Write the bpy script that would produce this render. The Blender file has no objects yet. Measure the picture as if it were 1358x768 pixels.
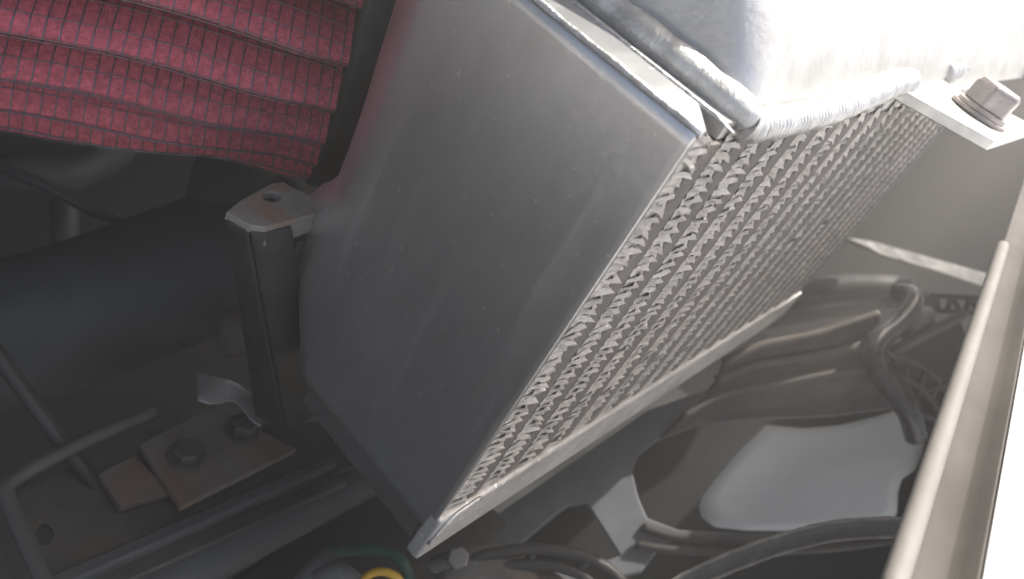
import bpy, bmesh, math, random
from mathutils import Vector, Matrix, Euler
random.seed(7)
sc = bpy.context.scene
COL = sc.collection

# ---------------------------------------------------------------- camera
W, H, F = 1358.0, 768.0, 1052.3
ROW = (Vector((0.62439778, -0.65697219, 0.4225103)),
       Vector((-0.21904165, -0.66647901, -0.71261945)),
       Vector((0.74976541, 0.35241065, -0.56005229)))
CAM = Vector((-0.15775968, -0.05555044, 0.21104361))
cd = bpy.data.cameras.new('camera'); cam = bpy.data.objects.new('camera', cd); COL.objects.link(cam)
cam.matrix_world = Matrix(((ROW[0].x, -ROW[1].x, -ROW[2].x, CAM.x),
                           (ROW[0].y, -ROW[1].y, -ROW[2].y, CAM.y),
                           (ROW[0].z, -ROW[1].z, -ROW[2].z, CAM.z), (0, 0, 0, 1)))
cd.sensor_width = 36; cd.lens = F / W * 36
cd.clip_start = 0.005; cd.clip_end = 200
cd.dof.use_dof = True; cd.dof.focus_distance = 0.235; cd.dof.aperture_fstop = 15
sc.camera = cam

# ---------------------------------------------------------------- sky, sun, exposure
SUN = Vector((0.46, 0.015, 0.88)).normalized()          # towards the sun
wd = bpy.data.worlds.new('World'); sc.world = wd; wd.use_nodes = True
nt = wd.node_tree; nt.nodes.clear()
sky = nt.nodes.new('ShaderNodeTexSky'); sky.sky_type = 'NISHITA'; sky.sun_disc = False
sky.sun_elevation = math.asin(SUN.z); sky.sun_rotation = math.atan2(SUN.x, SUN.y)
sky.dust_density = 5.0; sky.air_density = 0.8; sky.ozone_density = 0.3
bg = nt.nodes.new('ShaderNodeBackground'); bg.inputs['Strength'].default_value = 0.15
wo = nt.nodes.new('ShaderNodeOutputWorld')
nt.links.new(sky.outputs[0], bg.inputs[0]); nt.links.new(bg.outputs[0], wo.inputs[0])
sl = bpy.data.lights.new('sun', 'SUN'); sl.energy = 4.5; sl.angle = math.radians(0.6); sl.color = (1, .95, .88)
so = bpy.data.objects.new('sun', sl); COL.objects.link(so)
so.rotation_euler = SUN.to_track_quat('Z', 'Y').to_euler()
sc.view_settings.view_transform = 'Standard'; sc.view_settings.look = 'None'
sc.view_settings.exposure = 1.1; sc.view_settings.gamma = 1.0

# ---------------------------------------------------------------- measuring helpers
def ray(x, y): return ROW[0] * ((x - W / 2) / F) + ROW[1] * ((y - H / 2) / F) + ROW[2]
def at(x, y, t): return CAM + ray(x, y) * t
def onz(x, y, z): d = ray(x, y); return CAM + d * ((z - CAM.z) / d.z)
def onx(x, y, v): d = ray(x, y); return CAM + d * ((v - CAM.x) / d.x)
def ony(x, y, v): d = ray(x, y); return CAM + d * ((v - CAM.y) / d.y)
def onp(x, y, o, n): d = ray(x, y); return CAM + d * ((o - CAM).dot(n) / d.dot(n))

# ---------------------------------------------------------------- materials
def mat(name, col, rough=.5, metal=0., var=.25, scale=60., col2=None, thr=(.45, .65), bump=.15, bscale=None,
        spec=.5, stretch=None, speck=0., specc=(.85, .85, .85), rvar=.12, scuff=None):
    m = bpy.data.materials.new(name); m.use_nodes = True
    n = m.node_tree; N = n.nodes; L = n.links; b = N['Principled BSDF']
    tc = N.new('ShaderNodeTexCoord'); src = tc.outputs['Object']
    if stretch:
        mp = N.new('ShaderNodeMapping'); mp.inputs['Scale'].default_value = stretch
        L.new(src, mp.inputs[0]); src = mp.outputs[0]
    def noise(s, det=6, rg=.6):
        q = N.new('ShaderNodeTexNoise'); q.inputs['Scale'].default_value = s
        q.inputs['Detail'].default_value = det; q.inputs['Roughness'].default_value = rg
        L.new(src, q.inputs['Vector']); return q.outputs['Fac']
    def ramp(f, a, c, e=(0, 0, 0, 1), g=(1, 1, 1, 1)):
        r = N.new('ShaderNodeValToRGB'); r.color_ramp.elements[0].position = a; r.color_ramp.elements[1].position = c
        r.color_ramp.elements[0].color = e; r.color_ramp.elements[1].color = g
        L.new(f, r.inputs[0]); return r.outputs[0]
    c4 = lambda c, k=1.: (min(1, c[0] * k), min(1, c[1] * k), min(1, c[2] * k), 1)
    n1 = noise(scale)
    colr = ramp(n1, .3, .7, c4(col, 1 - var), c4(col, 1 + var))
    if col2:
        mx = N.new('ShaderNodeMixRGB'); L.new(ramp(noise(scale * .45, 8, .7), *thr), mx.inputs[0])
        L.new(colr, mx.inputs[1]); mx.inputs[2].default_value = c4(col2); colr = mx.outputs[0]
    if speck:
        v = N.new('ShaderNodeTexNoise'); v.inputs['Scale'].default_value = 420; v.inputs['Detail'].default_value = 2
        L.new(tc.outputs['Object'], v.inputs['Vector'])
        mx = N.new('ShaderNodeMixRGB'); L.new(ramp(v.outputs['Fac'], speck, speck + .03), mx.inputs[0])
        L.new(colr, mx.inputs[1]); mx.inputs[2].default_value = c4(specc); colr = mx.outputs[0]
    rough_add = None
    if scuff:      # faint wiped streaks and smears in the dust film
        fac = None
        for sc_, a0, a1 in (((1, 130, 7), .60, .80), ((1, 38, 60), .60, .86), ((1, 14, 9), .45, .8)):
            mq = N.new('ShaderNodeMapping'); mq.inputs['Scale'].default_value = sc_; L.new(tc.outputs['Object'], mq.inputs[0])
            qn = N.new('ShaderNodeTexNoise'); qn.inputs['Scale'].default_value = 1.; qn.inputs['Detail'].default_value = 5
            L.new(mq.outputs[0], qn.inputs['Vector']); rp = ramp(qn.outputs['Fac'], a0, a1)
            if fac is None: fac = rp
            else:
                ad = N.new('ShaderNodeMath'); ad.operation = 'ADD'; ad.use_clamp = True; L.new(fac, ad.inputs[0]); L.new(rp, ad.inputs[1]); fac = ad.outputs[0]
        ml = N.new('ShaderNodeMath'); ml.operation = 'MULTIPLY'; L.new(fac, ml.inputs[0]); ml.inputs[1].default_value = .42; rough_add = ml.outputs[0]
        mx = N.new('ShaderNodeMixRGB'); L.new(rough_add, mx.inputs[0]); L.new(colr, mx.inputs[1]); mx.inputs[2].default_value = c4(scuff); colr = mx.outputs[0]
    L.new(colr, b.inputs['Base Color'])
    mr = N.new('ShaderNodeMapRange'); L.new(noise(scale * 1.7), mr.inputs[0])
    mr.inputs[1].default_value = .3; mr.inputs[2].default_value = .7
    mr.inputs[3].default_value = max(.03, rough - rvar); mr.inputs[4].default_value = min(1, rough + rvar)
    if rough_add:
        m2 = N.new('ShaderNodeMath'); m2.operation = 'MULTIPLY_ADD'; L.new(rough_add, m2.inputs[0]); m2.inputs[1].default_value = .28; L.new(mr.outputs[0], m2.inputs[2])
        L.new(m2.outputs[0], b.inputs['Roughness'])
    else: L.new(mr.outputs[0], b.inputs['Roughness'])
    b.inputs['Metallic'].default_value = metal; b.inputs['Specular IOR Level'].default_value = spec
    if bump:
        bp = N.new('ShaderNodeBump'); bp.inputs['Strength'].default_value = bump; bp.inputs['Distance'].default_value = .0012
        L.new(noise(bscale or scale * 4), bp.inputs['Height']); L.new(bp.outputs[0], b.inputs['Normal'])
    return m

M = dict(
    plate=mat('dusty aluminium sheet', (.66, .67, .68), .335, .9, .08, 30, (.54, .53, .51), (.25, .9), .06, 500, speck=.69, specc=(.8, .8, .78), stretch=(1, 1.5, .7), rvar=.015, scuff=(.50, .50, .49)),
    rim=mat('worn bright aluminium edge', (.62, .63, .63), .38, .8, .25, 160, (.36, .34, .32), (.55, .72), .5, 500),
    tank=mat('cast aluminium', (.60, .60, .58), .42, .7, .15, 70, (.46, .45, .42), (.4, .8), .2, 420),
    weld=mat('weld aluminium', (.62, .62, .60), .46, .65, .2, 200, (.5, .48, .45), (.5, .8), .35),
    bar=mat('dusty milled aluminium bar', (.55, .535, .51), .5, .5, .15, 70, (.40, .385, .36), (.5, .7), .3, 400, speck=.68),
    tube=mat('dusty flat tube', (.175, .162, .15), .5, .2, .15, 120, (.12, .103, .088), (.5, .75), .2),
    fin=mat('dirty aluminium fin', (.54, .515, .48), .48, .4, .3, 260, (.30, .25, .19), (.56, .78), .3),
    steel=mat('dark painted steel', (.028, .028, .026), .6, .2, .3, 60, (.09, .05, .03), (.66, .78), .3),
    padtop=mat('worn zinc steel', (.22, .215, .195), .6, .2, .25, 60, (.26, .13, .07), (.53, .66), .3),
    rust=mat('rusty steel plate', (.115, .075, .055), .8, .1, .3, 55, (.10, .105, .10), (.35, .62), .5),
    bolt=mat('old dark bolt', (.06, .055, .048), .6, .3, .3, 150, bump=.3),
    zinc=mat('zinc bolt', (.34, .31, .30), .4, .8, .2, 150, bump=.2),
    rubber=mat('black rubber', (.022, .024, .022), .55, 0, .3, 50, (.05, .05, .045), (.55, .8), .1),
    pipe=mat('blue grey intake pipe', (.040, .045, .047), .65, 0, .3, 22, (.065, .07, .07), (.5, .8), .1),
    plastic=mat('dusty black plastic', (.032, .030, .028), .6, 0, .3, 40, (.10, .09, .078), (.5, .75), .2),
    frame=mat('dusty grey shroud', (.14, .145, .155), .7, 0, .25, 30, (.11, .105, .10), (.45, .7), .25),
    ring=mat('dust brown plastic ring', (.075, .065, .056), .65, 0, .25, 40, (.13, .115, .10), (.5, .75), .2),
    blade=mat('pale fan blade plastic', (.66, .67, .66), .5, 0, .06, 12, (.58, .585, .57), (.45, .8), .05, 200),
    conduit=mat('glossy black conduit', (.04, .04, .042), .3, 0, .2, 60, bump=.05),
    rod=mat('grey rod', (.07, .073, .07), .55, .3, .2, 60, bump=.1),
    floor=mat('grimy bay floor', (.011, .013, .013), .85, 0, .5, 9, (.021, .023, .022), (.5, .75), .4),
    wall=mat('primer brown bay wall', (.28, .245, .205), .8, 0, .12, 6, (.23, .20, .17), (.4, .7), .15),
    ledge=mat('grey bay ledge', (.16, .15, .138), .6, .1, .15, 20, bump=.1),
    lip=mat('scuffed metal lip', (.22, .21, .195), .7, .1, .15, 30, bump=.1, spec=.25),
    inner=mat('grey brown inner panel', (.085, .078, .07), .7, 0, .2, 14, (.12, .11, .10), (.5, .75), .1, spec=.25),
    white=mat('white body paint', (.80, .80, .79), .3, 0, .02, 5, bump=0),
    shade_bonnet=mat('dark bonnet underside', (.05, .05, .05), .7, 0, .2, 5, bump=0),
    green=mat('green hose', (.022, .085, .052), .55, 0, .3, 60, bump=.1),
    yellow=mat('yellow plastic', (.62, .38, .03), .45, 0, .15, 60, bump=.05),
    cable=mat('grey cable sleeve', (.09, .09, .088), .65, 0, .25, 90, bump=.15),
    wire=mat('filter wire', (.22, .22, .24), .4, .6, .15, 300, bump=0),
    gauze=mat('red oiled cotton gauze', (.70, .16, .20), .85, 0, .3, 500, (.44, .09, .115), (.5, .75), .8, 1500, spec=.2),
)
M['darkrail'] = mat('dull dark aluminium', (.13, .125, .12), .55, .4, .2, 50, bump=.15)
M['concrete'] = mat('pale concrete drive', (.50, .485, .46), .85, 0, .15, 3, bump=0)
M['grime'] = mat('grimy green grey steel', (.055, .056, .05), .75, .1, .3, 50, (.10, .07, .05), (.5, .75), .4)
M['strap'] = mat('dusty black strap', (.05, .05, .055), .6, 0, .35, 220, (.13, .125, .115), (.55, .72), .5)
M['dust'] = mat('dust caked edge', (.20, .19, .175), .8, 0, .3, 200, (.08, .075, .07), (.5, .7), .5)
M['silver'] = mat('crumpled foil steel', (.30, .29, .28), .42, .5, .25, 60, (.22, .13, .08), (.55, .72), .4)

# ---------------------------------------------------------------- mesh helpers
def link(name, verts, faces, m, parent=None, smooth=False, bevel=0, kind=None, seg=2):
    me = bpy.data.meshes.new(name); me.from_pydata([tuple(v) for v in verts], [], faces); me.update()
    bm = bmesh.new(); bm.from_mesh(me); bmesh.ops.recalc_face_normals(bm, faces=bm.faces); bm.to_mesh(me); bm.free()
    me.materials.append(M[m] if isinstance(m, str) else m)
    if smooth or bevel:
        for p in me.polygons: p.use_smooth = True
    o = bpy.data.objects.new(name, me); COL.objects.link(o)
    if parent: o.parent = parent
    if bevel:
        b = o.modifiers.new('bevel', 'BEVEL'); b.width = bevel; b.segments = seg; b.limit_method = 'ANGLE'; b.angle_limit = .6
        b.harden_normals = True
    if kind: o['kind'] = kind
    return o
def tag(o, label, cat, group=None):
    o['label'] = label; o['category'] = cat
    if group: o['group'] = group
    return o
def thing(name, label, cat, loc=(0, 0, 0), group=None):
    o = bpy.data.objects.new(name, None); COL.objects.link(o); o.empty_display_size = .01
    return tag(o, label, cat, group)
def boxg(a, b):
    x0, y0, z0 = a; x1, y1, z1 = b
    return ([(x0, y0, z0), (x1, y0, z0), (x1, y1, z0), (x0, y1, z0), (x0, y0, z1), (x1, y0, z1), (x1, y1, z1), (x0, y1, z1)],
            [(0, 3, 2, 1), (4, 5, 6, 7), (0, 1, 5, 4), (1, 2, 6, 5), (2, 3, 7, 6), (3, 0, 4, 7)])
def prismg(pts, ext):
    n = len(pts); e = Vector(ext); a = [Vector(p) for p in pts]
    return (a + [p + e for p in a], [tuple(range(n))[::-1], tuple(range(n, 2 * n))] + [(i, (i + 1) % n, n + (i + 1) % n, n + i) for i in range(n)])
def spline(pts, n):
    P = [Vector(p) for p in pts]; P = [P[0] * 2 - P[1]] + P + [P[-1] * 2 - P[-2]]; out = []
    for i in range(1, len(P) - 2):
        for k in range(n):
            t = k / n; a, b, c, d = P[i - 1:i + 3]
            out.append(.5 * (2 * b + (c - a) * t + (2 * a - 5 * b + 4 * c - d) * t * t + (3 * b - a - 3 * c + d) * t ** 3))
    out.append(P[-2]); return out
def tubeg(path, r, seg=14, flat=1., up=None, cap=True):
    path = [Vector(p) for p in path]; n = len(path); V = []; Fc = []
    R = r if isinstance(r, (list, tuple)) else [r] * n
    u = None
    for i, p in enumerate(path):
        t = (path[min(i + 1, n - 1)] - path[max(i - 1, 0)]).normalized()
        if u is None:
            u = Vector(up) if up else (Vector((0, 0, 1)) if abs(t.z) < .9 else Vector((1, 0, 0)))
        u = (u - t * u.dot(t)).normalized(); v = t.cross(u)
        for k in range(seg):
            a = 2 * math.pi * k / seg
            V.append(p + (u * math.cos(a) * flat + v * math.sin(a)) * R[i])
    for i in range(n - 1):
        for k in range(seg):
            Fc.append((i * seg + k, i * seg + (k + 1) % seg, (i + 1) * seg + (k + 1) % seg, (i + 1) * seg + k))
    if cap: Fc += [tuple(range(seg))[::-1], tuple((n - 1) * seg + k for k in range(seg))]
    return V, Fc
def lerp(a, b, t): return a + (b - a) * t
def merge(*gs):
    V = []; Fc = []
    for v, f in gs:
        k = len(V); V += list(v); Fc += [tuple(i + k for i in q) for q in f]
    return V, Fc
def latheg(prof, o, ax, seg=32):
    ax = Vector(ax).normalized(); u = ax.orthogonal().normalized(); v = ax.cross(u); V = []; n = len(prof)
    for k in range(seg):
        a = 2 * math.pi * k / seg
        for r, h in prof: V.append(Vector(o) + ax * h + (u * math.cos(a) + v * math.sin(a)) * r)
    Fc = [(k * n + i, ((k + 1) % seg) * n + i, ((k + 1) % seg) * n + i + 1, k * n + i + 1) for k in range(seg) for i in range(n - 1)]
    return V, Fc
def hexg(o, ax, r, h, dome=.0, rot=0., seg=6):
    ax = Vector(ax).normalized(); u = ax.orthogonal().normalized(); v = ax.cross(u); V = []
    for z, k in ((0, 1.), (h * .82, 1.), (h, .86)):
        for i in range(seg):
            a = rot + 2 * math.pi * i / seg
            V.append(Vector(o) + ax * z + (u * math.cos(a) + v * math.sin(a)) * r * k)
    Fc = [tuple(range(seg))[::-1], tuple(range(2 * seg, 3 * seg))]
    for q in (0, seg): Fc += [(q + i, q + (i + 1) % seg, q + seg + (i + 1) % seg, q + seg + i) for i in range(seg)]
    return V, Fc

# ================================================================ setting
LX, LZ = .324, .1567
o = link('ground_reflector', *boxg((-30, -30, -.80), (30, 30, -.62)), 'concrete'); o['kind'] = 'structure'  # unseen sheet, added as a bright reflector for the side plate
o = link('engine_bay_floor', *boxg((-.9, -.75, -.46), (1.5, 1.1, -.44)), 'floor'); o['kind'] = 'structure'
o = link('engine_bay_wall', *boxg((1.15, -.75, -.439), (1.19, 1.1, .16)), 'wall'); o['kind'] = 'structure'
o = link('reflection_block', *boxg((-.56, -.75, -.439), (-.52, 1.1, -.02)), 'floor'); o['kind'] = 'structure'  # unseen wall, added to darken reflections low on the side plate
bo = link('shade_bonnet', *prismg([(-.9, -.08, .80), (1.15, .24, .80), (1.15, .80, .56), (-.9, .80, .56)], (0, 0, .02)), 'shade_bonnet', None)  # out of view; added and shaped to keep sun off the left
tag(bo, 'unseen dark panel overhead, added to shade the air filter', 'shade_bonnet')
o = link('bulkhead', *boxg((-.9, .75, -.439), (1.149, .79, .62)), 'floor'); o['kind'] = 'structure'

# ================================================================ intercooler
ic = thing('intercooler', 'dusty grey aluminium intercooler with finned core and welded tank on top', 'intercooler')
# side plate: flat towards the core face, rolled back along its far edge
edge = []
for x, y in ((403, 495), (399, 440), (397, 400), (396, 350), (397, 300), (405, 262), (428, 243), (447, 236), (463, 195), (482, 141), (505, 64), (525, 0), (540, -50), (560, -110)):
    p = onx(x, y, .006); edge.append((p.y, p.z))
def edge_y(z):
    for (y0, z0), (y1, z1) in zip(edge, edge[1:]):
        if z0 <= z <= z1: return lerp(y0, y1, (z - z0) / max(1e-9, z1 - z0))
    return edge[0][0] if z < edge[0][1] else edge[-1][0]
NZ, NY = 44, 48
V = []; Fc = []
for j in range(NZ + 1):
    z = LZ * j / NZ; ye = edge_y(z)
    for i in range(NY + 1):
        s = i / NY; y = ye * s
        bend = max(0., (s - .84) / .16)
        V.append((.006 * bend ** 2 + .0006 * math.sin(s * 5 + z * 30) * (1 - bend) * s, y, z))
for j in range(NZ):
    for i in range(NY):
        a = j * (NY + 1) + i; Fc.append((a, a + 1, a + NY + 2, a + NY + 1))
sp = link('side_plate', V, Fc, 'plate', ic, smooth=True)
md = sp.modifiers.new('thick', 'SOLIDIFY'); md.thickness = .0022; md.offset = -1
sp.modifiers.new('bev', 'BEVEL').width = .00025
# folded top strip beside the weld
link('top_strip', *prismg([(.0004, -.001, LZ - .001), (.0030, -.0005, LZ - .001), (.0145, .0085, LZ - .001), (.0145, .13, LZ - .001), (.0004, .13, LZ - .001)], (0, 0, .0022)), 'plate', ic, bevel=.0006)
link('worn_edge', *tubeg([(.0008 + .0001 * math.sin(i * .6), -.0005 + .13 * i / 60, LZ + .0006) for i in range(61)],
     [.0010 + .0002 * math.sin(i * .9) * math.sin(i * .37) for i in range(61)], 8), 'rim', ic, smooth=True)
link('strip_lip', *prismg([(.0150, -.002, LZ + .0004), (.0156, .004, LZ + .0014), (.0156, .13, LZ + .0016), (.0150, .13, LZ + .0004)], (.0012, 0, 0)), 'rim', ic, bevel=.0003)
link('header_plate', *boxg((.0176, .0015, LZ - .004), (LX, .095, LZ + .0006)), 'tank', ic)
# bottom bar and lower rail
bt = link('bottom_bar', *boxg((.0, -.0016, -.0145), (LX + .004, .004, .0085)), 'bar', ic, bevel=.0012, seg=3)
link('bar_burr', *tubeg(spline([(.0008, -.0018, -.004), (.003, -.0020, .004), (.006, -.0019, .0078), (.012, -.0017, .0086), (.019, -.0016, .0088)], 5), .0007, 7), 'rim', bt, smooth=True)
link('lower_rail', *boxg((.0020, .0042, -.0135), (LX, .0715, -.0003)), 'darkrail', ic, bevel=.003, seg=3)
link('far_side_plate', *boxg((LX, .0, .0086), (LX + .003, .09, LZ)), 'plate', ic)
link('back_panel', *boxg((.0030, .030, .0), (LX, .033, LZ - .004)), 'rubber', ic)

NR = 18; PX = LX / NR
tube_me = None
for i in range(NR):
    x = PX * (i + 1) - .0012
    if tube_me is None:
        r = .0045; pr = [(-r, .030), (-r, .0016), (-r * .85, .0007), (-r * .5, .0002), (r * .5, .0002), (r * .85, .0007), (r, .0016), (r, .030)]
        g = prismg([(a, b, .0086) for a, b in pr], (0, 0, LZ - .0130))
        t0 = link('tube', *g, 'tube', ic, smooth=False); tube_me = t0.data; t0.location.x = x
    else:
        t0 = bpy.data.objects.new('tube', tube_me); COL.objects.link(t0); t0.parent = ic; t0.location.x = x
# corrugated fin strips behind the teeth, one per gap
PITCH = .0034; NT = int((LZ - .0105) / PITCH)
def stripg(w):
    V = []; Fc = []; n = NT * 4; rr = random.Random(5); xs = (-1., -.45, .1, .6, 1.)
    for k in range(n + 1):
        z = .0095 + k * PITCH / 4; q = (k % 4) / 4.
        for m_, f in enumerate(xs):
            y = .0003 + .0010 * q * (.6 + .4 * f) + rr.uniform(-.00015, .00015)
            V.append((w * f, y + .0004, z - .0010 * (f + 1) + rr.uniform(-.0003, .0003)))
    for k in range(n):
        for i in range(4):
            a = k * 5 + i; Fc.append((a, a + 1, a + 6, a + 5))
    return V, Fc
gap_w = (PX - .0090) / 2
strip_me = None
for i in range(NR):
    xc = PX * (i + .5) - .0012 + (.0006 if i == 0 else 0)
    if strip_me is None:
        s0 = link('fin_strip', *stripg(gap_w), 'fin', ic); strip_me = s0.data; s0.location.x = xc
    else:
        s0 = bpy.data.objects.new('fin_strip', strip_me); COL.objects.link(s0); s0.parent = ic; s0.location.x = xc
# teeth: bent louvre tips that stand out of the core face
def toothg(rn):
    w = gap_w; L_ = PITCH
    tipx = w * rn.uniform(.9, 1.28); tipy = -rn.uniform(.0003, .0009); tipz = -rn.uniform(.0006, .0017)
    cz = L_ * rn.uniform(.52, .68); mid = rn.uniform(-.2, .2) * w; base_y = .0030
    j = lambda a: rn.uniform(-a, a)
    V = [(-w, .0006, cz * .8), (-w, .0010, -cz * .2), (mid, .0001 + j(.0003), cz * rn.uniform(.55, .9)),
         (mid + .0005, -.0003 + j(.0002), -cz * .25), (tipx, tipy, tipz), (w, base_y, cz * .35), (w * .9, base_y, -cz * .7),
         (mid, .0026, -cz * rn.uniform(.8, 1.1)), (-w * .55, .0003 + j(.0003), cz * .5), (w * .55, -.0004 + j(.0003), cz * .35 * rn.uniform(.4, 1.2))]
    Fc = [(0, 1, 8), (8, 1, 3), (0, 8, 2), (8, 3, 2), (2, 3, 9), (9, 3, 4), (2, 9, 5), (9, 4, 5), (3, 7, 6), (3, 6, 4), (1, 7, 3)]
    return V, Fc
rn = random.Random(3)
tmes = []
for k in range(10):
    t0 = link('fin', *toothg(rn), 'fin', ic); tmes.append(t0.data)
    bpy.data.objects.remove(t0)
pos = []
for i in range(NR):
    xc = PX * (i + .5) - .0012 + (.0006 if i == 0 else 0)
    for k in range(NT):
        z = .0098 + (k + .5) * PITCH + rn.uniform(-.0005, .0005)
        if rn.random() < .02: continue
        pos.append((xc + rn.uniform(-.0004, .0004), z, i))
pos.sort(key=lambda q: (Vector((q[0], 0, q[1])) - CAM).length)
rest = []
for n_, (x, z, i) in enumerate(pos):
    me = tmes[rn.randrange(10)]
    mw = Matrix.Translation((x, rn.uniform(.0000, .0003) * (1 if i < 7 else .4) + (.0002 if i > 2 else 0) + (.0003 if i > 6 else 0), z)) @ Euler((rn.gauss(0, .10), rn.gauss(0, .14), rn.gauss(0, .05 if i < 4 else .02))).to_matrix().to_4x4() @ Matrix.Diagonal((1 if i < 6 else .88, rn.uniform(.75, 1.15) * (1.1 if i < 3 else .6 if i < 6 else .42 if i < 10 else .16), rn.uniform(.8, 1.15), 1))
    if n_ < 300:
        f0 = bpy.data.objects.new('fin', me); COL.objects.link(f0); f0.parent = ic; f0.matrix_local = mw
    else:
        rest.append(([mw @ v.co for v in me.vertices], [tuple(p.vertices) for p in me.polygons]))
link('far_fins', *merge(*rest), 'fin', ic, kind='stuff')

# tank on top of the core
def ringpts(x0, x1, y0, y1, r, z, n=8):
    out = []
    for cx, cy, a0 in ((x0 + r, y0 + r, math.pi), (x1 - r, y0 + r, 1.5 * math.pi), (x1 - r, y1 - r, 0), (x0 + r, y1 - r, .5 * math.pi)):
        for k in range(n + 1):
            a = a0 + k / n * math.pi / 2; out.append(Vector((cx + r * math.cos(a), cy + r * math.sin(a), z)))
    return out
rings = []
for dz, ix, iy, r in ((0, 0, 0, .006), (.006, .0005, .001, .008), (.014, .0015, .005, .010), (.026, .003, .013, .014), (.042, .006, .024, .018), (.062, .010, .036, .020), (.085, .016, .048, .022)):
    rings.append(ringpts(.0275 + ix, .60 - ix, .0035 + iy, .16 - ix, r, LZ + .0006 + dz))
V = [p for r_ in rings for p in r_]; n = len(rings[0])
Fc = [(j * n + k, j * n + (k + 1) % n, (j + 1) * n + (k + 1) % n, (j + 1) * n + k) for j in range(len(rings) - 1) for k in range(n)]
Fc.append(tuple((len(rings) - 1) * n + k for k in range(n)))
tk = link('end_tank', V, Fc, 'tank', ic, smooth=True)
# weld beads with ripples
def bead(name, pts, r, rip, step=.0003, amp=.12):
    P = spline(pts, 30); L = sum((b - a).length for a, b in zip(P, P[1:])); n = int(L / step)
    out = []; acc = 0; k = 0
    cum = [0]
    for a, b in zip(P, P[1:]): cum.append(cum[-1] + (b - a).length)
    for q in range(n + 1):
        d = L * q / n
        while k < len(P) - 2 and cum[k + 1] < d: k += 1
        out.append(lerp(P[k], P[k + 1], (d - cum[k]) / max(1e-9, cum[k + 1] - cum[k])))
    rr = [r * (1 + amp * abs(math.sin(math.pi * q * step / rip)) - amp * .5 + .05 * math.sin(q * .13)) for q in range(n + 1)]
    return link(name, *tubeg(out, rr, 12), 'weld', tk, smooth=True)
bead('weld_bead', [(.0255, .14, LZ + .003), (.0247, .0555, LZ + .003), (.0240, .028, LZ + .0032), (.0258, .005, LZ + .0025), (.0275, .0010, LZ + .001)], .0043, .0075, amp=.02)
bead('weld_bead', [(.0262, .0012, LZ + .0005), (.034, -.0002, LZ + .0002), (.08, .0002, LZ + .0006), (.12, .0015, LZ + .0030), (.150, .003, LZ + .0052), (.176, .004, LZ + .0062)], .0041, .0021, amp=.18)
bead('weld_bead', [(.245, .008, LZ + .006), (.30, .011, LZ + .006), (.38, .012, LZ + .007), (.47, .014, LZ + .008)], .0055, .0024, amp=.2)
# mounting tab with bolt
zt = .1612
pts = [onz(1186, 112, zt), onz(1320, 187, zt), onz(1376, 170, zt), onz(1335, 148, zt), onz(1286, 126, zt), onz(1262, 116, zt), onz(1252, 104, zt), onz(1256, 88, zt), onz(1205, 92, zt)]
tab = link('mounting_tab', *prismg(pts, (0, 0, -.0046)), 'tank', ic, bevel=.0006)
bc = onz(1296, 152, zt); bax = Vector((.05, -.02, 1))
link('washer', *latheg([(.0001, 0), (.0122, 0), (.0122, .0012), (.0118, .0016), (.0001, .0016)], bc, bax), 'zinc', tab, bevel=.0003)
link('washer', *latheg([(.0001, .0016), (.0106, .0016), (.0106, .0032), (.0100, .0037), (.0001, .0037)], bc, bax), 'zinc', tab, bevel=.0003)
link('bolt_head', *hexg(bc + Vector((0, 0, .0036)), bax, .0102, .0098, rot=.25), 'zinc', tab, bevel=.0009, seg=3)
# far boss of the tank
link('boss', *latheg([(.0001, .03), (.016, .03), (.018, .027), (.018, -.012), (.0001, -.012)], at(1362, 66, .55), (0, -.3, 1)), 'tank', tk, smooth=True)

# ================================================================ air filter
af = thing('air_filter', 'red pleated cone air filter with wire mesh and black rubber cap', 'air filter')
A = at(496, -31, .334); B = at(-50, -203, .283)
ax = (B - A).normalized(); LEN = (B - A).length + .05
u = (CAM - A); u = (u - ax * u.dot(ax)).normalized(); v = ax.cross(u)
NP = 30
def frad(s): return .088 + .012 * s
def fpoint(s, a, d):  # s 0..1 along the axis, a angle, d extra radius
    wob = min(1., s * 8) * .0016 * math.sin(s * 7 + a * 3.1) + min(1., s * 8) * .0011 * math.sin(s * 15 + a * 5.3)
    aa = a + .035 * math.sin(s * 6 + a * 2.0)
    return A + ax * (LEN * s) + (u * math.cos(aa) + v * math.sin(aa)) * (frad(s) + d + wob)
da = 2 * math.pi / NP
prof = [(-.5, -.042), (-.32, -.024), (-.13, -.0065), (-.03, 0), (.03, 0), (.13, -.0065), (.32, -.024), (.5, -.042)]
NS = 44
def img_y(p): c = p - CAM; return c.dot(ROW[1]) / c.dot(ROW[2])
LEAN = .55 if img_y(fpoint(.4, .25, 0)) > img_y(fpoint(.4, .05, 0)) else -.55
def pleat_point(s, k, q):
    aa, d = q; aa = aa + LEAN * (1 + d / .042) ; return fpoint(s, k * da + aa * da, d * min(1., .12 + s * 12))
for k in range(NP):
    V = []; Fc = []; n = len(prof)
    for j in range(NS + 1):
        for q in prof: V.append(pleat_point(j / NS, k, q))
    for j in range(NS):
        for i in range(n - 1):
            a = j * n + i; Fc.append((a, a + 1, a + n + 1, a + n))
    link('pleat', V, Fc, 'gauze', af, smooth=True)
gs = []
for k in range(NP):
    c = (fpoint(.3, k * da, 0) - CAM)
    if (fpoint(.3, k * da, 0) - (A + ax * .1)).dot(CAM - A) < -.02: continue
    for q in ((-.42, -.034), (-.32, -.024), (-.225, -.0152), (-.13, -.0065), (-.03, .0002), (.03, .0002), (.13, -.0065), (.225, -.0152), (.32, -.024), (.42, -.034)):
        gs.append(tubeg([pleat_point(j / 30, k, (q[0], q[1] + .0004)) for j in range(31)], 0.0002, 4, cap=False))
    for j in range(1, 46):
        gs.append(tubeg([pleat_point(j / 46, k, (q[0], q[1] + .0005)) for q in prof], 0.00024, 4, cap=False))
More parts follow.
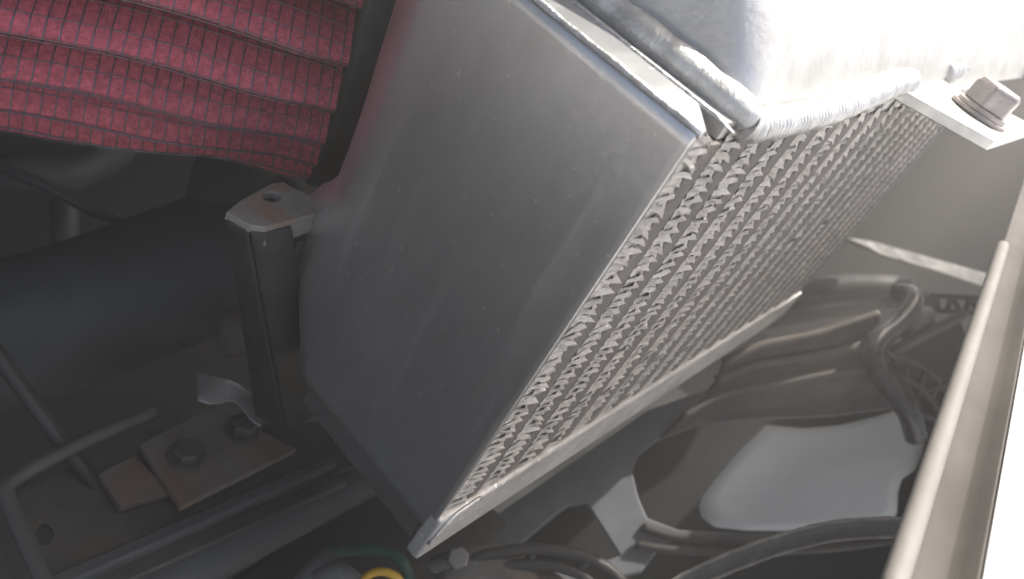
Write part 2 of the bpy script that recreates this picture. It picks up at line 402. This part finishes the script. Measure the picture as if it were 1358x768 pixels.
link('wire_mesh', *merge(*gs), 'wire', af, kind='stuff', smooth=True)
link('inner_core', *tubeg([A + ax * .002, A + ax * LEN], [.045, .055], 40), 'rubber', af, smooth=True)
R0 = frad(0)
link('rubber_cap', *latheg([(.0001, -.050), (R0 - .012, -.050), (R0 - .002, -.046), (R0 + .0026, -.038), (R0 + .0030, 0), (R0 + .0034, .008), (R0 + .0028, .0105), (R0 - .02, .0105)], A, ax, 64), 'rubber', af, smooth=True)
link('end_flange', *latheg([(R0 + .010, LEN), (R0 + .016, LEN), (R0 + .016, LEN + .02), (.0001, LEN + .02)], A, ax, 64), 'rubber', af, smooth=True)

# ================================================================ left: pipe, bracket, tray
ip = thing('intake_pipe', 'wide dark blue grey intake pipe below the red filter', 'pipe')
P0 = at(-160, 480, .39); P1 = at(60, 430, .41); P2 = at(240, 365, .43); P3 = at(400, 300, .46)
link('pipe_body', *tubeg(spline([P0, P1, P2, P3], 12), [.038] * 37, 40), 'pipe', ip, smooth=True)
link('pipe_branch', *tubeg(spline([at(300, 340, .44), at(312, 270, .44), at(330, 200, .45), at(345, 140, .47)], 8), [.026] * 25, 32), 'pipe', ip, smooth=True)

sb = thing('steel_bracket', 'upright folded steel bracket with a hole in its pale top', 'bracket')
zb = .056
top = [onz(x, y, zb) for x, y in ((298, 286), (318, 270), (358, 248), (374, 245), (384, 252), (392, 255), (418, 268), (417, 288), (352, 306), (330, 304))]
hole = [onz(359 + 12 * math.cos(a), 265.5 + 6.5 * math.sin(a), zb) for a in [2 * math.pi * k / 16 for k in range(16)]]
bm = bmesh.new()
def loop(pts): 
    vs = [bm.verts.new(p) for p in pts]; return [bm.edges.new((vs[i], vs[(i + 1) % len(vs)])) for i in range(len(vs))]
es = loop(top) + loop(hole)
bmesh.ops.triangle_fill(bm, use_beauty=True, edges=es)
me = bpy.data.meshes.new('top_pad'); bm.to_mesh(me); bm.free(); me.materials.append(M['padtop'])
tp = bpy.data.objects.new('top_pad', me); COL.objects.link(tp); tp.parent = sb
md = tp.modifiers.new('t', 'SOLIDIFY'); md.thickness = .0030; md.offset = 0
b_ = tp.modifiers.new('b', 'BEVEL'); b_.width = .0012; b_.segments = 3; b_.limit_method = 'ANGLE'
def sheet(name, rows, m, parent, thick=.002, offset=0, smooth=True):
    V = []; Fc = []; n = len(rows[0])
    for r_ in rows: V += r_
    for j in range(len(rows) - 1):
        for i in range(n - 1):
            a = j * n + i; Fc.append((a, a + 1, a + n + 1, a + n))
    o = link(name, V, Fc, m, parent, smooth=smooth)
    md = o.modifiers.new('t', 'SOLIDIFY'); md.thickness = thick; md.offset = offset
    b_ = o.modifiers.new('b', 'BEVEL'); b_.width = thick * .3; b_.segments = 2; b_.limit_method = 'ANGLE'
    return o
def dn(p, dz, dx=0, dy=0): return Vector((p.x + dx, p.y + dy, p.z + dz))
a1, a2, a3 = onz(301, 288, zb - .0005), onz(330, 304, zb - .0005), onz(352, 306, zb - .0005)
a4 = onz(416, 288, zb - .0005)
b1, b2, b3 = onz(340, 548, -.058), onz(378, 566, -.058), onz(402, 556, -.058)
mixr = lambda ps, qs: [[lerp(p, q, t) for p, q in zip(ps, qs)] for t in (0, .08, .3, .6, 1.)]
sheet('outer_leg', mixr((a1, lerp(a1, a2, .5), a2), (b1, lerp(b1, b2, .5), b2)), 'steel', sb, .0026)
sheet('front_leg', mixr((a2, a3, lerp(a3, a4, .5)), (b2, b3, onz(418, 548, -.058))), 'steel', sb, .0026)
sheet('inner_flange', [[dn(p, dz, dx, 0) for p in (a3, lerp(a3, a4, .5), a4)] for dz, dx in ((0, 0), (-.003, -.0004), (-.006, 0))], 'padtop', sb, .0024)
sheet('inner_leg', [[dn(p, dz) for p in (lerp(a3, a4, .78), a4)] for dz in (-.009, -.03, -.06)], 'steel', sb, .0022)

# tray with rusty plate
tr = thing('support_tray', 'grimy support rail carrying a rusty plate below the bracket', 'rail')
zp = -.07
q = [onz(x, y, zp) for x, y in ((185, 588), (283, 538), (395, 595), (240, 672))]
pl = link('rusty_plate', *prismg(q, (0, 0, -.004)), 'rust', tr, bevel=.0008)
for x, y in ((246, 606), (321, 570)):
    c = onz(x, y, zp)
    link('bolt', *merge(latheg([(.0001, 0), (.0075, 0), (.0075, .0016), (.0001, .0016)], c, (0, 0, 1), 20), hexg(c + Vector((0, 0, .0015)), (0, 0, 1), .0058, .0045, rot=x)), 'bolt', pl, bevel=.0005)
q = [onz(x, y, zp - .004) for x, y in ((130, 628), (178, 603), (228, 652), (160, 672))]
link('small_plate', *prismg(q, (0, 0, -.004)), 'rust', tr, bevel=.0006)
def holed(name, outer, holes, m, parent, thick):
    bm = bmesh.new()
    def lp(pts):
        vs = [bm.verts.new(p) for p in pts]; return [bm.edges.new((vs[i], vs[(i + 1) % len(vs)])) for i in range(len(vs))]
    es = lp(outer)
    for h_ in holes: es += lp(h_)
    bmesh.ops.triangle_fill(bm, use_beauty=True, edges=es)
    me = bpy.data.meshes.new(name); bm.to_mesh(me); bm.free(); me.materials.append(M[m])
    o = bpy.data.objects.new(name, me); COL.objects.link(o); o.parent = parent
    md = o.modifiers.new('t', 'SOLIDIFY'); md.thickness = thick; md.offset = 0
    return o
q = [onz(x, y, zp - .012) for x, y in ((-60, 700), (180, 575), (460, 560), (470, 620), (60, 780), (-60, 860))]
holed('tray_floor', q, [[onz(59 + 12 * math.cos(a), 712 + 15 * math.sin(a), zp - .012) for a in [2 * math.pi * k / 16 for k in range(16)]]], 'grime', tr, .003)
def rail(name, x0, y0, x1, y1, z, w, h, m, parent):
    a = onz(x0, y0, z); b = onz(x1, y1, z); d = (b - a).normalized(); s = Vector((d.y, -d.x, 0)) * w
    return link(name, *prismg([a, b, b + s, a + s], (0, 0, -h)), m, parent, bevel=.0015)
rail('rail_edge', 50, 768, 440, 600, zp - .006, .006, .02, 'pipe', tr)
rail('rail_flange', 100, 772, 450, 622, zp - .012, .008, .016, 'plastic', tr)
wl = tag(link('wire_loop', *tubeg(spline([onz(70, 800, zp + .004), onz(38, 728, zp + .004), onz(12, 668, zp + .004), onz(8, 650, zp + .004), onz(22, 634, zp + .004), onz(60, 612, zp + .004), onz(130, 577, zp + .004), onz(205, 545, zp + .004)], 6), 0.0029, 12), 'rod', None, smooth=True),
    'bent grey rod looped round the corner of the grimy tray', 'rod')
hr = tag(link('hooked_rod', *tubeg(spline([at(-40, 420, .29), at(40, 530, .295), at(100, 610, .30), at(148, 664, .31), at(175, 672, .315), at(226, 655, .32)], 6), .0030, 12), 'rubber', None, smooth=True),
    'thin black rod slanting down to a hook on the tray', 'rod')
tag(link('lower_hose', *tubeg(spline([onz(80, 840, -.095), onz(260, 745, -.095), onz(400, 672, -.095), onz(520, 610, -.095)], 8), .0115, 24), 'pipe', None, smooth=True),
    'dark hose running along the rail beneath the intercooler', 'hose')
link_ = link('crumpled_tab', [], [], 'silver') if False else None
ct = thing('crumpled_tab', 'crumpled silver metal tab lying behind the rusty plate', 'metal scrap')
rows = []
for j in range(5):
    row = []
    for i in range(9):
        s = i / 8; t_ = j / 4
        px = lerp(262, 352, s) + 6 * math.sin(s * 5); py = lerp(506, 540, s) + lerp(-14, 18, t_) + 6 * math.sin(s * 7 + 1) * (.4 + t_)
        row.append(onz(px, py, zp + .010 + .0016 * math.sin(s * 6 + t_ * 2)))
    rows.append(row)
sheet('tab_sheet', rows, 'silver', ct, .0012)
tag(link('brace_rod', *tubeg([at(-30, 208, .43), at(60, 246, .44), at(120, 278, .45), at(190, 303, .46)], [.0034] * 4, 12), 'rod', None, smooth=True),
    'thin grey brace rod slanting under the red filter', 'rod')
tag(link('rear_hose', *tubeg(spline([at(-60, 250, .52), at(20, 236, .53), at(90, 235, .55), at(150, 200, .58), at(190, 160, .6)], 8), .013, 20), 'pipe', None, smooth=True),
    'dim dark hose far behind the thin brace rod', 'hose')
tag(link('rear_stanchion', *tubeg([at(84, 225, .62), at(86, 300, .62), at(88, 380, .62)], [.010] * 3, 16), 'pipe', None, smooth=True),
    'dim upright tube between brace rod and wide pipe', 'tube')
tag(link('orange_fitting', *latheg([(.0001, 0), (.007, 0), (.008, .003), (.006, .02), (.0001, .02)], at(306, 462, .40), (0, .2, 1), 20), 'rust', None, smooth=True),
    'small rust orange fitting showing behind the bracket leg', 'fitting')

q = [onz(x, y, -.125) for x, y in ((250, 800), (560, 600), (680, 690), (520, 860))]
tag(link('shade_block', *prismg(q, (0, 0, -.03)), 'steel', None, bevel=.004), 'dark block added to cover sunlit floor beneath the intercooler corner', 'shade_block')  # added dark block, hides sunlit floor where only shade belongs
# ================================================================ bottom centre bits
cs = thing('cable_stub', 'grey sleeved cable end below the intercooler corner', 'cable')
link('sleeve', *tubeg([at(395, 800, .31), at(425, 762, .318), at(446, 742, .322)], [.0075, .0075, .0072], 20), 'cable', cs, smooth=True)
link('core', *tubeg([at(420, 770, .312), at(452, 757, .312), at(470, 775, .312)], [.0045] * 3, 16), 'cable', cs, smooth=True)
tag(link('green_hose', *tubeg(spline([at(425, 738, .335), at(455, 730, .335), at(500, 729, .335), at(528, 740, .332), at(540, 760, .33), at(545, 790, .33)], 6), .0024, 14), 'green', None, smooth=True),
    'thin green hose curving under the intercooler corner', 'hose')
tag(link('yellow_ring', *tubeg([at(505 + 30 * math.cos(a), 784 + 26 * math.sin(a), .32) for a in [math.pi * 2 * k / 24 for k in range(25)]], .0017, 12), 'yellow', None, smooth=True),
    'yellow plastic ring at the bottom edge beside the green hose', 'ring')
rd = thing('rusty_pulley', 'rusty brown round housing at the bottom below the aluminium bar', 'pulley')
ctr = at(650, 806, .345); nrm = (CAM - ctr).normalized() + Vector((0, 0, .35)); nrm.normalize()
link('housing', *latheg([(.0001, .002), (.009, .002), (.010, .006), (.014, .007), (.022, .006), (.026, .003), (.028, -.004), (.028, -.02), (.0001, -.02)], ctr, nrm, 40), 'rust', rd, smooth=True)
link('housing_ear', *latheg([(.0001, .004), (.0105, .004), (.0125, .001), (.0125, -.012), (.0001, -.012)], at(722, 796, .35), nrm, 30), 'rust', rd, smooth=True)
tag(link('grey_bolt', *merge(hexg(at(604, 738, .325), Vector((-.5, -.4, .8)), .0050, .006), tubeg([at(575, 750, .33), at(604, 738, .325)], .0035, 10)), 'darkrail', None, bevel=.0006),
    'small grey bolt head beside the lower intercooler corner', 'bolt')
rg = thing('ribbed_bracket', 'black ribbed curved bracket at the bottom beside the rusty housing', 'bracket')
def arc(px0, py0, rx, ry, a0, a1, t, n=18): return [at(px0 + rx * math.cos(lerp(a0, a1, k / n)), py0 + ry * math.sin(lerp(a0, a1, k / n)), t) for k in range(n + 1)]
for rx, ry in ((125, 62), (88, 42)):
    link('rib', *tubeg(arc(705, 790, rx, ry, math.pi * 1.12, math.pi * 2.05, .35), .0026, 8, flat=1.), 'plastic', rg, smooth=True)
for aa in (1.25, 1.5, 1.72, 1.9):
    a = aa * math.pi
    link('rung', *tubeg([at(705 + 88 * math.cos(a), 790 + 42 * math.sin(a), .35), at(705 + 125 * math.cos(a), 790 + 62 * math.sin(a), .35)], .0018, 8), 'plastic', rg, smooth=True)
sheet('web', [arc(705, 790, 122, 60, math.pi * 1.1, math.pi * 2.05, .358), arc(705, 790, 90, 43, math.pi * 1.1, math.pi * 2.05, .362)], 'plastic', rg, .002)

# ================================================================ right: fan shroud and fan
FO = at(1020, 630, .50); FN = Vector((-.62, .05, .78)).normalized()
def fp(x, y, d=0.): return onp(x, y, FO + FN * d, FN)
fs = thing('fan_shroud', 'dusty grey and black fan shroud below the finned core', 'fan shroud')
outer = [(560, 760), (650, 690), (860, 540), (1000, 490), (1190, 465), (1290, 470), (1320, 800), (1180, 860), (900, 850)]
def plate_holes(name, outer, holes, m, parent, thick, d=0.):
    bm = bmesh.new()
    def lp(pts):
        vs = [bm.verts.new(fp(x, y, d)) for x, y in pts]; return [bm.edges.new((vs[i], vs[(i + 1) % len(vs)])) for i in range(len(vs))]
    es = lp(outer)
    for h_ in holes: es += lp(h_)
    bmesh.ops.triangle_fill(bm, use_beauty=True, edges=es, normal=FN)
    bmesh.ops.recalc_face_normals(bm, faces=bm.faces)
    me = bpy.data.meshes.new(name); bm.to_mesh(me); bm.free(); me.materials.append(M[m])
    o = bpy.data.objects.new(name, me); COL.objects.link(o); o.parent = parent
    md = o.modifiers.new('t', 'SOLIDIFY'); md.thickness = thick; md.offset = 0
    b_ = o.modifiers.new('b', 'BEVEL'); b_.width = .0015; b_.segments = 2; b_.limit_method = 'ANGLE'
    return o
opening = [(838, 626), (846, 604), (872, 584), (920, 566), (1000, 556), (1100, 552), (1190, 540), (1240, 560), (1250, 650), (1215, 696), (1100, 706), (1000, 708), (900, 704), (858, 688), (846, 660)]
tri = [(690, 722), (752, 672), (778, 668), (822, 738), (760, 760), (700, 745)]
plate_holes('shroud_frame', [(560, 760), (650, 690), (860, 545), (960, 510), (1010, 530), (1060, 545), (1120, 547), (1190, 536), (1244, 556), (1256, 652), (1220, 700), (1100, 712), (1000, 714), (900, 712), (880, 720), (850, 760), (700, 790)],
            [[(x, y) for x, y in opening], tri], 'frame', fs, .006)
link('opening_rim', *tubeg(spline([fp(852, 700, .004), fp(900, 712, .004), fp(1000, 716, .004), fp(1110, 712, .004), fp(1215, 700, .004)], 8), .0030, 10), 'plastic', fs, smooth=True)
link('opening_rim', *tubeg(spline([fp(842, 722, .006), fp(900, 730, .006), fp(1000, 732, .006), fp(1110, 726, .006), fp(1215, 712, .006)], 8), .0026, 10), 'plastic', fs, smooth=True)
steps = [([(872, 582), (920, 565), (1000, 555), (1100, 551), (1170, 542), (1225, 540)], .002),
         ([(905, 552), (960, 524), (1040, 507), (1110, 494), (1150, 489), (1200, 487)], .022),
         ([(950, 505), (1000, 484), (1070, 474), (1120, 464), (1150, 455), (1172, 448)], .026),
         ([(960, 480), (1010, 458), (1070, 446), (1110, 434), (1140, 424), (1165, 416)], .040)]
for (p0, d0), (p1, d1), m in ((steps[0], steps[1], 'plastic'), (steps[1], steps[2], 'ring'), (steps[2], steps[3], 'plastic')):
    r0 = spline([fp(x, y, d0) for x, y in p0], 6); r1 = spline([fp(x, y, d1) for x, y in p1], 6)
    sheet('shroud_step', [r0, [lerp(a, b, .35) - FN * .004 for a, b in zip(r0, r1)], [lerp(a, b, .75) - FN * .002 for a, b in zip(r0, r1)], r1], m, fs, .003)
for (p1, d1), rr in ((steps[1], .0022), (steps[2], .0035), (steps[3], .0028)):
    link('step_edge', *tubeg(spline([fp(x, y, d1 + .001) for x, y in p1], 6), rr, 10), 'ring', fs, smooth=True)
plate_holes('opening_shade', [(560, 760), (650, 690), (860, 560), (1000, 500), (1190, 480), (1330, 470), (1340, 800), (1180, 860), (900, 850)], [], 'floor', fs, .004, -.085)  # dark sheet added so the fan opening reads as shade
ca = fp(1280, 640, -.03)
fan = thing('cooling_fan', 'pale grey plastic fan blade inside the dark shroud opening', 'fan')
blade = [(930, 660), (955, 628), (985, 595), (1012, 570), (1060, 572), (1110, 567), (1155, 556), (1188, 546), (1213, 562), (1224, 580), (1222, 605), (1213, 622), (1196, 634), (1192, 650), (1193, 676), (1185, 690), (1120, 697), (1050, 702), (990, 703), (948, 699), (930, 686), (926, 672)]
bpts = [fp(x, y, -.03) for x, y in blade]; cen = fp(1090, 630, -.03)
V = []; Fc = []; n = len(bpts); K = 6
e1 = (fp(1190, 590, -.03) - fp(950, 690, -.03)).normalized(); e2 = FN.cross(e1)
for k in range(K + 1):
    for p in bpts:
        w_ = lerp(cen, p, k / K); s = (w_ - cen).dot(e2); r_ = (w_ - cen).dot(e1)
        V.append(w_ + FN * (.9 * s * abs(s) * 4 + .10 * s + .012 * math.exp(-(s / .012) ** 2) * (r_ > -.02) * .10))
for k in range(K):
    for i in range(n): Fc.append((k * n + i, k * n + (i + 1) % n, (k + 1) * n + (i + 1) % n, (k + 1) * n + i))
bl = link('blade', V, Fc, 'blade', fan, smooth=True)
wm = bl.modifiers.new('w', 'WELD'); wm.merge_threshold = .00002
md = bl.modifiers.new('t', 'SOLIDIFY'); md.thickness = .0025; md.offset = -1
for k in (2, 3):
    c = bl.copy(); COL.objects.link(c); c.parent = fan
    c.matrix_local = Matrix.Translation(ca) @ Matrix.Rotation(k * 2 * math.pi / 5, 4, FN) @ Matrix.Translation(-ca)
link('hub', *latheg([(.0001, .012), (.024, .012), (.027, .008), (.027, -.015), (.0001, -.015)], ca, FN, 36), 'plastic', fan, smooth=True)

# black strap across the bottom
st = thing('black_strap', 'flat black plastic strap curving across the bottom right', 'strap')
sp_ = spline([at(860, 800, .36), at(930, 762, .365), at(1000, 733, .37), at(1060, 714, .375), at(1120, 702, .38), at(1210, 698, .385)], 8)
band = [[p + ROW[1] * k + ROW[2] * (.0012 - abs(k) * .2) for p in sp_] for k in (-.0045, -.002, 0, .002, .0045)]
sheet('strap_band', band, 'strap', st, .0016)
for k in (0, -1):
    link('strap_edge', *tubeg([p - ROW[2] * .0008 for p in band[k]], [.0008 + .0003 * math.sin(i * 2.1) * math.sin(i * .9) for i in range(len(sp_))], 8), 'dust', st, smooth=True)

# conduit and clips
tag(link('black_conduit', *tubeg(spline([at(1190, 388, .515), at(1207, 392, .505), at(1208, 408, .495), at(1188, 432, .485), at(1166, 450, .475), at(1157, 468, .470), at(1164, 492, .468), at(1184, 520, .468), at(1205, 548, .468), at(1215, 580, .475)], 8), .0066, 20), 'conduit', None, smooth=True),
    'glossy black conduit bending above the fan blade', 'conduit')
lc = thing('ladder_clip', 'black plastic ladder shaped cable guide beside the bent conduit', 'cable guide')
for pts in ([(1184, 478), (1205, 478), (1228, 490), (1246, 506)], [(1180, 498), (1202, 502), (1222, 516), (1240, 536)], [(1220, 512), (1234, 530), (1250, 556)]):
    link('rail', *tubeg(spline([at(x, y, .470) for x, y in pts], 6), .0019, 8), 'ring', lc, smooth=True)
for x0, y0, x1, y1 in ((1205, 478, 1200, 502), (1228, 490, 1220, 513), (1244, 505, 1236, 528), (1216, 522, 1256, 508), (1192, 480, 1172, 465)):
    link('rung', *tubeg([at(x0, y0, .470), at(x1, y1, .470)], .0015, 8), 'ring', lc, smooth=True)
gp = thing('grey_cover', 'dark grey triangular cover plate behind the bent conduit', 'cover')
GO = at(1220, 455, .487); GN = Vector((-.7, -.1, .7)).normalized()
g_ = lambda x, y: onp(x, y, GO, GN)
link('cover_plate', *prismg([g_(1175, 478), g_(1200, 462), g_(1275, 425), g_(1290, 470), g_(1262, 520), g_(1210, 505)], GN * -.006), 'inner', gp, bevel=.001)
link('cover_edge', *tubeg([g_(1172, 478), g_(1200, 460), g_(1278, 420)], .0022, 10), 'ledge', gp, smooth=True)
link('cover_edge', *tubeg([g_(1178, 466), g_(1230, 440), g_(1282, 414)], .0025, 10), 'ring', gp, smooth=True)
lt = thing('lattice_rail', 'black plastic lattice rail behind the cover plate', 'lattice')
LO = at(1265, 400, .56)
l_ = lambda x, y: onp(x, y, LO, GN)
for a, b in (((1236, 392), (1310, 396)), ((1240, 412), (1310, 416)), ((1238, 392), (1246, 413)), ((1262, 393), (1256, 413)), ((1262, 393), (1274, 414)), ((1286, 394), (1280, 414)), ((1286, 394), (1298, 415))):
    link('lattice_bar', *tubeg([l_(*a), l_(*b)], .0019, 8), 'ring', lt, smooth=True)
hb = thing('hose_bundle', 'dusty brown hoses lying behind the shroud ring', 'hose')
for pts, r, m in (([(960, 430), (1085, 408), (1130, 402), (1165, 400)], .010, 'ring'), ([(1120, 402), (1165, 398), (1200, 396), (1240, 400)], .008, 'plastic'), ([(1000, 392), (1130, 382), (1200, 384)], .012, 'plastic')):
    link('hose', *tubeg(spline([at(x, y, .66) for x, y in pts], 6), r, 16), m, hb, smooth=True)
tag(link('pale_lobe', *tubeg(spline([at(1190, 440, .50), at(1215, 428, .50), at(1236, 412, .50)], 6), [.004, .007, .009, .010, .010, .010, .010, .009, .009, .008, .007, .005, .003], 16), 'ledge', None, smooth=True),
    'pale grey rounded cap right of the bent conduit', 'cap')
# ledge panel
lp = thing('bay_ledge', 'thin pale edged ledge panel across the brown bay wall', 'ledge')
LO2 = at(1220, 345, .82); LN = Vector((-.35, -.1, .93)).normalized()
k_ = lambda x, y: onp(x, y, LO2, LN)
link('ledge_sheet', *prismg([k_(1110, 312), k_(1160, 320), k_(1330, 368), k_(1320, 384), k_(1240, 358), k_(1165, 336), k_(1150, 328)], LN * -.004), 'rubber', lp, bevel=.001)
link('ledge_edge', *tubeg([k_(1112, 313), k_(1150, 328), k_(1165, 337), k_(1240, 359), k_(1320, 385)], .0022, 8), 'ledge', lp, smooth=True)

# ================================================================ right foreground body panel
bp_ = thing('body_panel', 'blurred metal body panel edge with rolled lip and white outer skin', 'body panel')
T0 = at(1168, 830, .150); T1 = at(1330, 326, .36)
d = (T1 - T0).normalized()
side = (ROW[0] + ROW[1] * .30); side = (side - d * side.dot(d)).normalized()
inn = d.cross(side).normalized()
if inn.dot(ROW[2]) < 0: inn = -inn            # away from the camera
pth = [lerp(T0, T1, k / 20) for k in range(21)] + [T1 + d * .0012]
link('rolled_lip', *tubeg(pth, [.0026] * 20 + [.0024, .0012], 18), 'lip', bp_, smooth=True)
E1 = T0 - d * .05; E2 = T1 + d * .55
prof2 = [(.0005, .0026), (.003, .0042), (.0065, .0050), (.0105, .0042), (.0130, .0020), (.0148, -.0010), (.0185, .004), (.0190, .03)]
sheet('inner_skin', [[lerp(E1, E2, s) + side * a + inn * b for a, b in prof2[:6]] for s in (0, .25, .5, .75, 1.)], 'inner', bp_, .0012)
sheet('outer_skin', [[lerp(E1, E2, s) + side * a + inn * b for a, b in ((.0151, -.0012), (.020, -.0035), (.05, -.004), (.2, .0), (.6, .05))] for s in (0, .25, .5, .75, 1.)], 'white', bp_, .0012)

# ================================================================ scattering volume added in place of lens veiling glare
hv, hf = boxg((-1.2, -.95, -.55), (1.4, 1.25, .86))
hz = link('glare_haze', hv, hf, 'white'); hz.data.materials.clear(); hz['kind'] = 'stuff'
hm = bpy.data.materials.new('glare_haze'); hm.use_nodes = True; hn = hm.node_tree; hn.nodes.clear()
pv = hn.nodes.new('ShaderNodeVolumePrincipled'); mo = hn.nodes.new('ShaderNodeOutputMaterial')
pv.inputs['Color'].default_value = (.93, .91, .87, 1); pv.inputs['Density'].default_value = .36; pv.inputs['Anisotropy'].default_value = .55
hn.links.new(pv.outputs[0], mo.inputs['Volume']); hz.data.materials.append(hm)
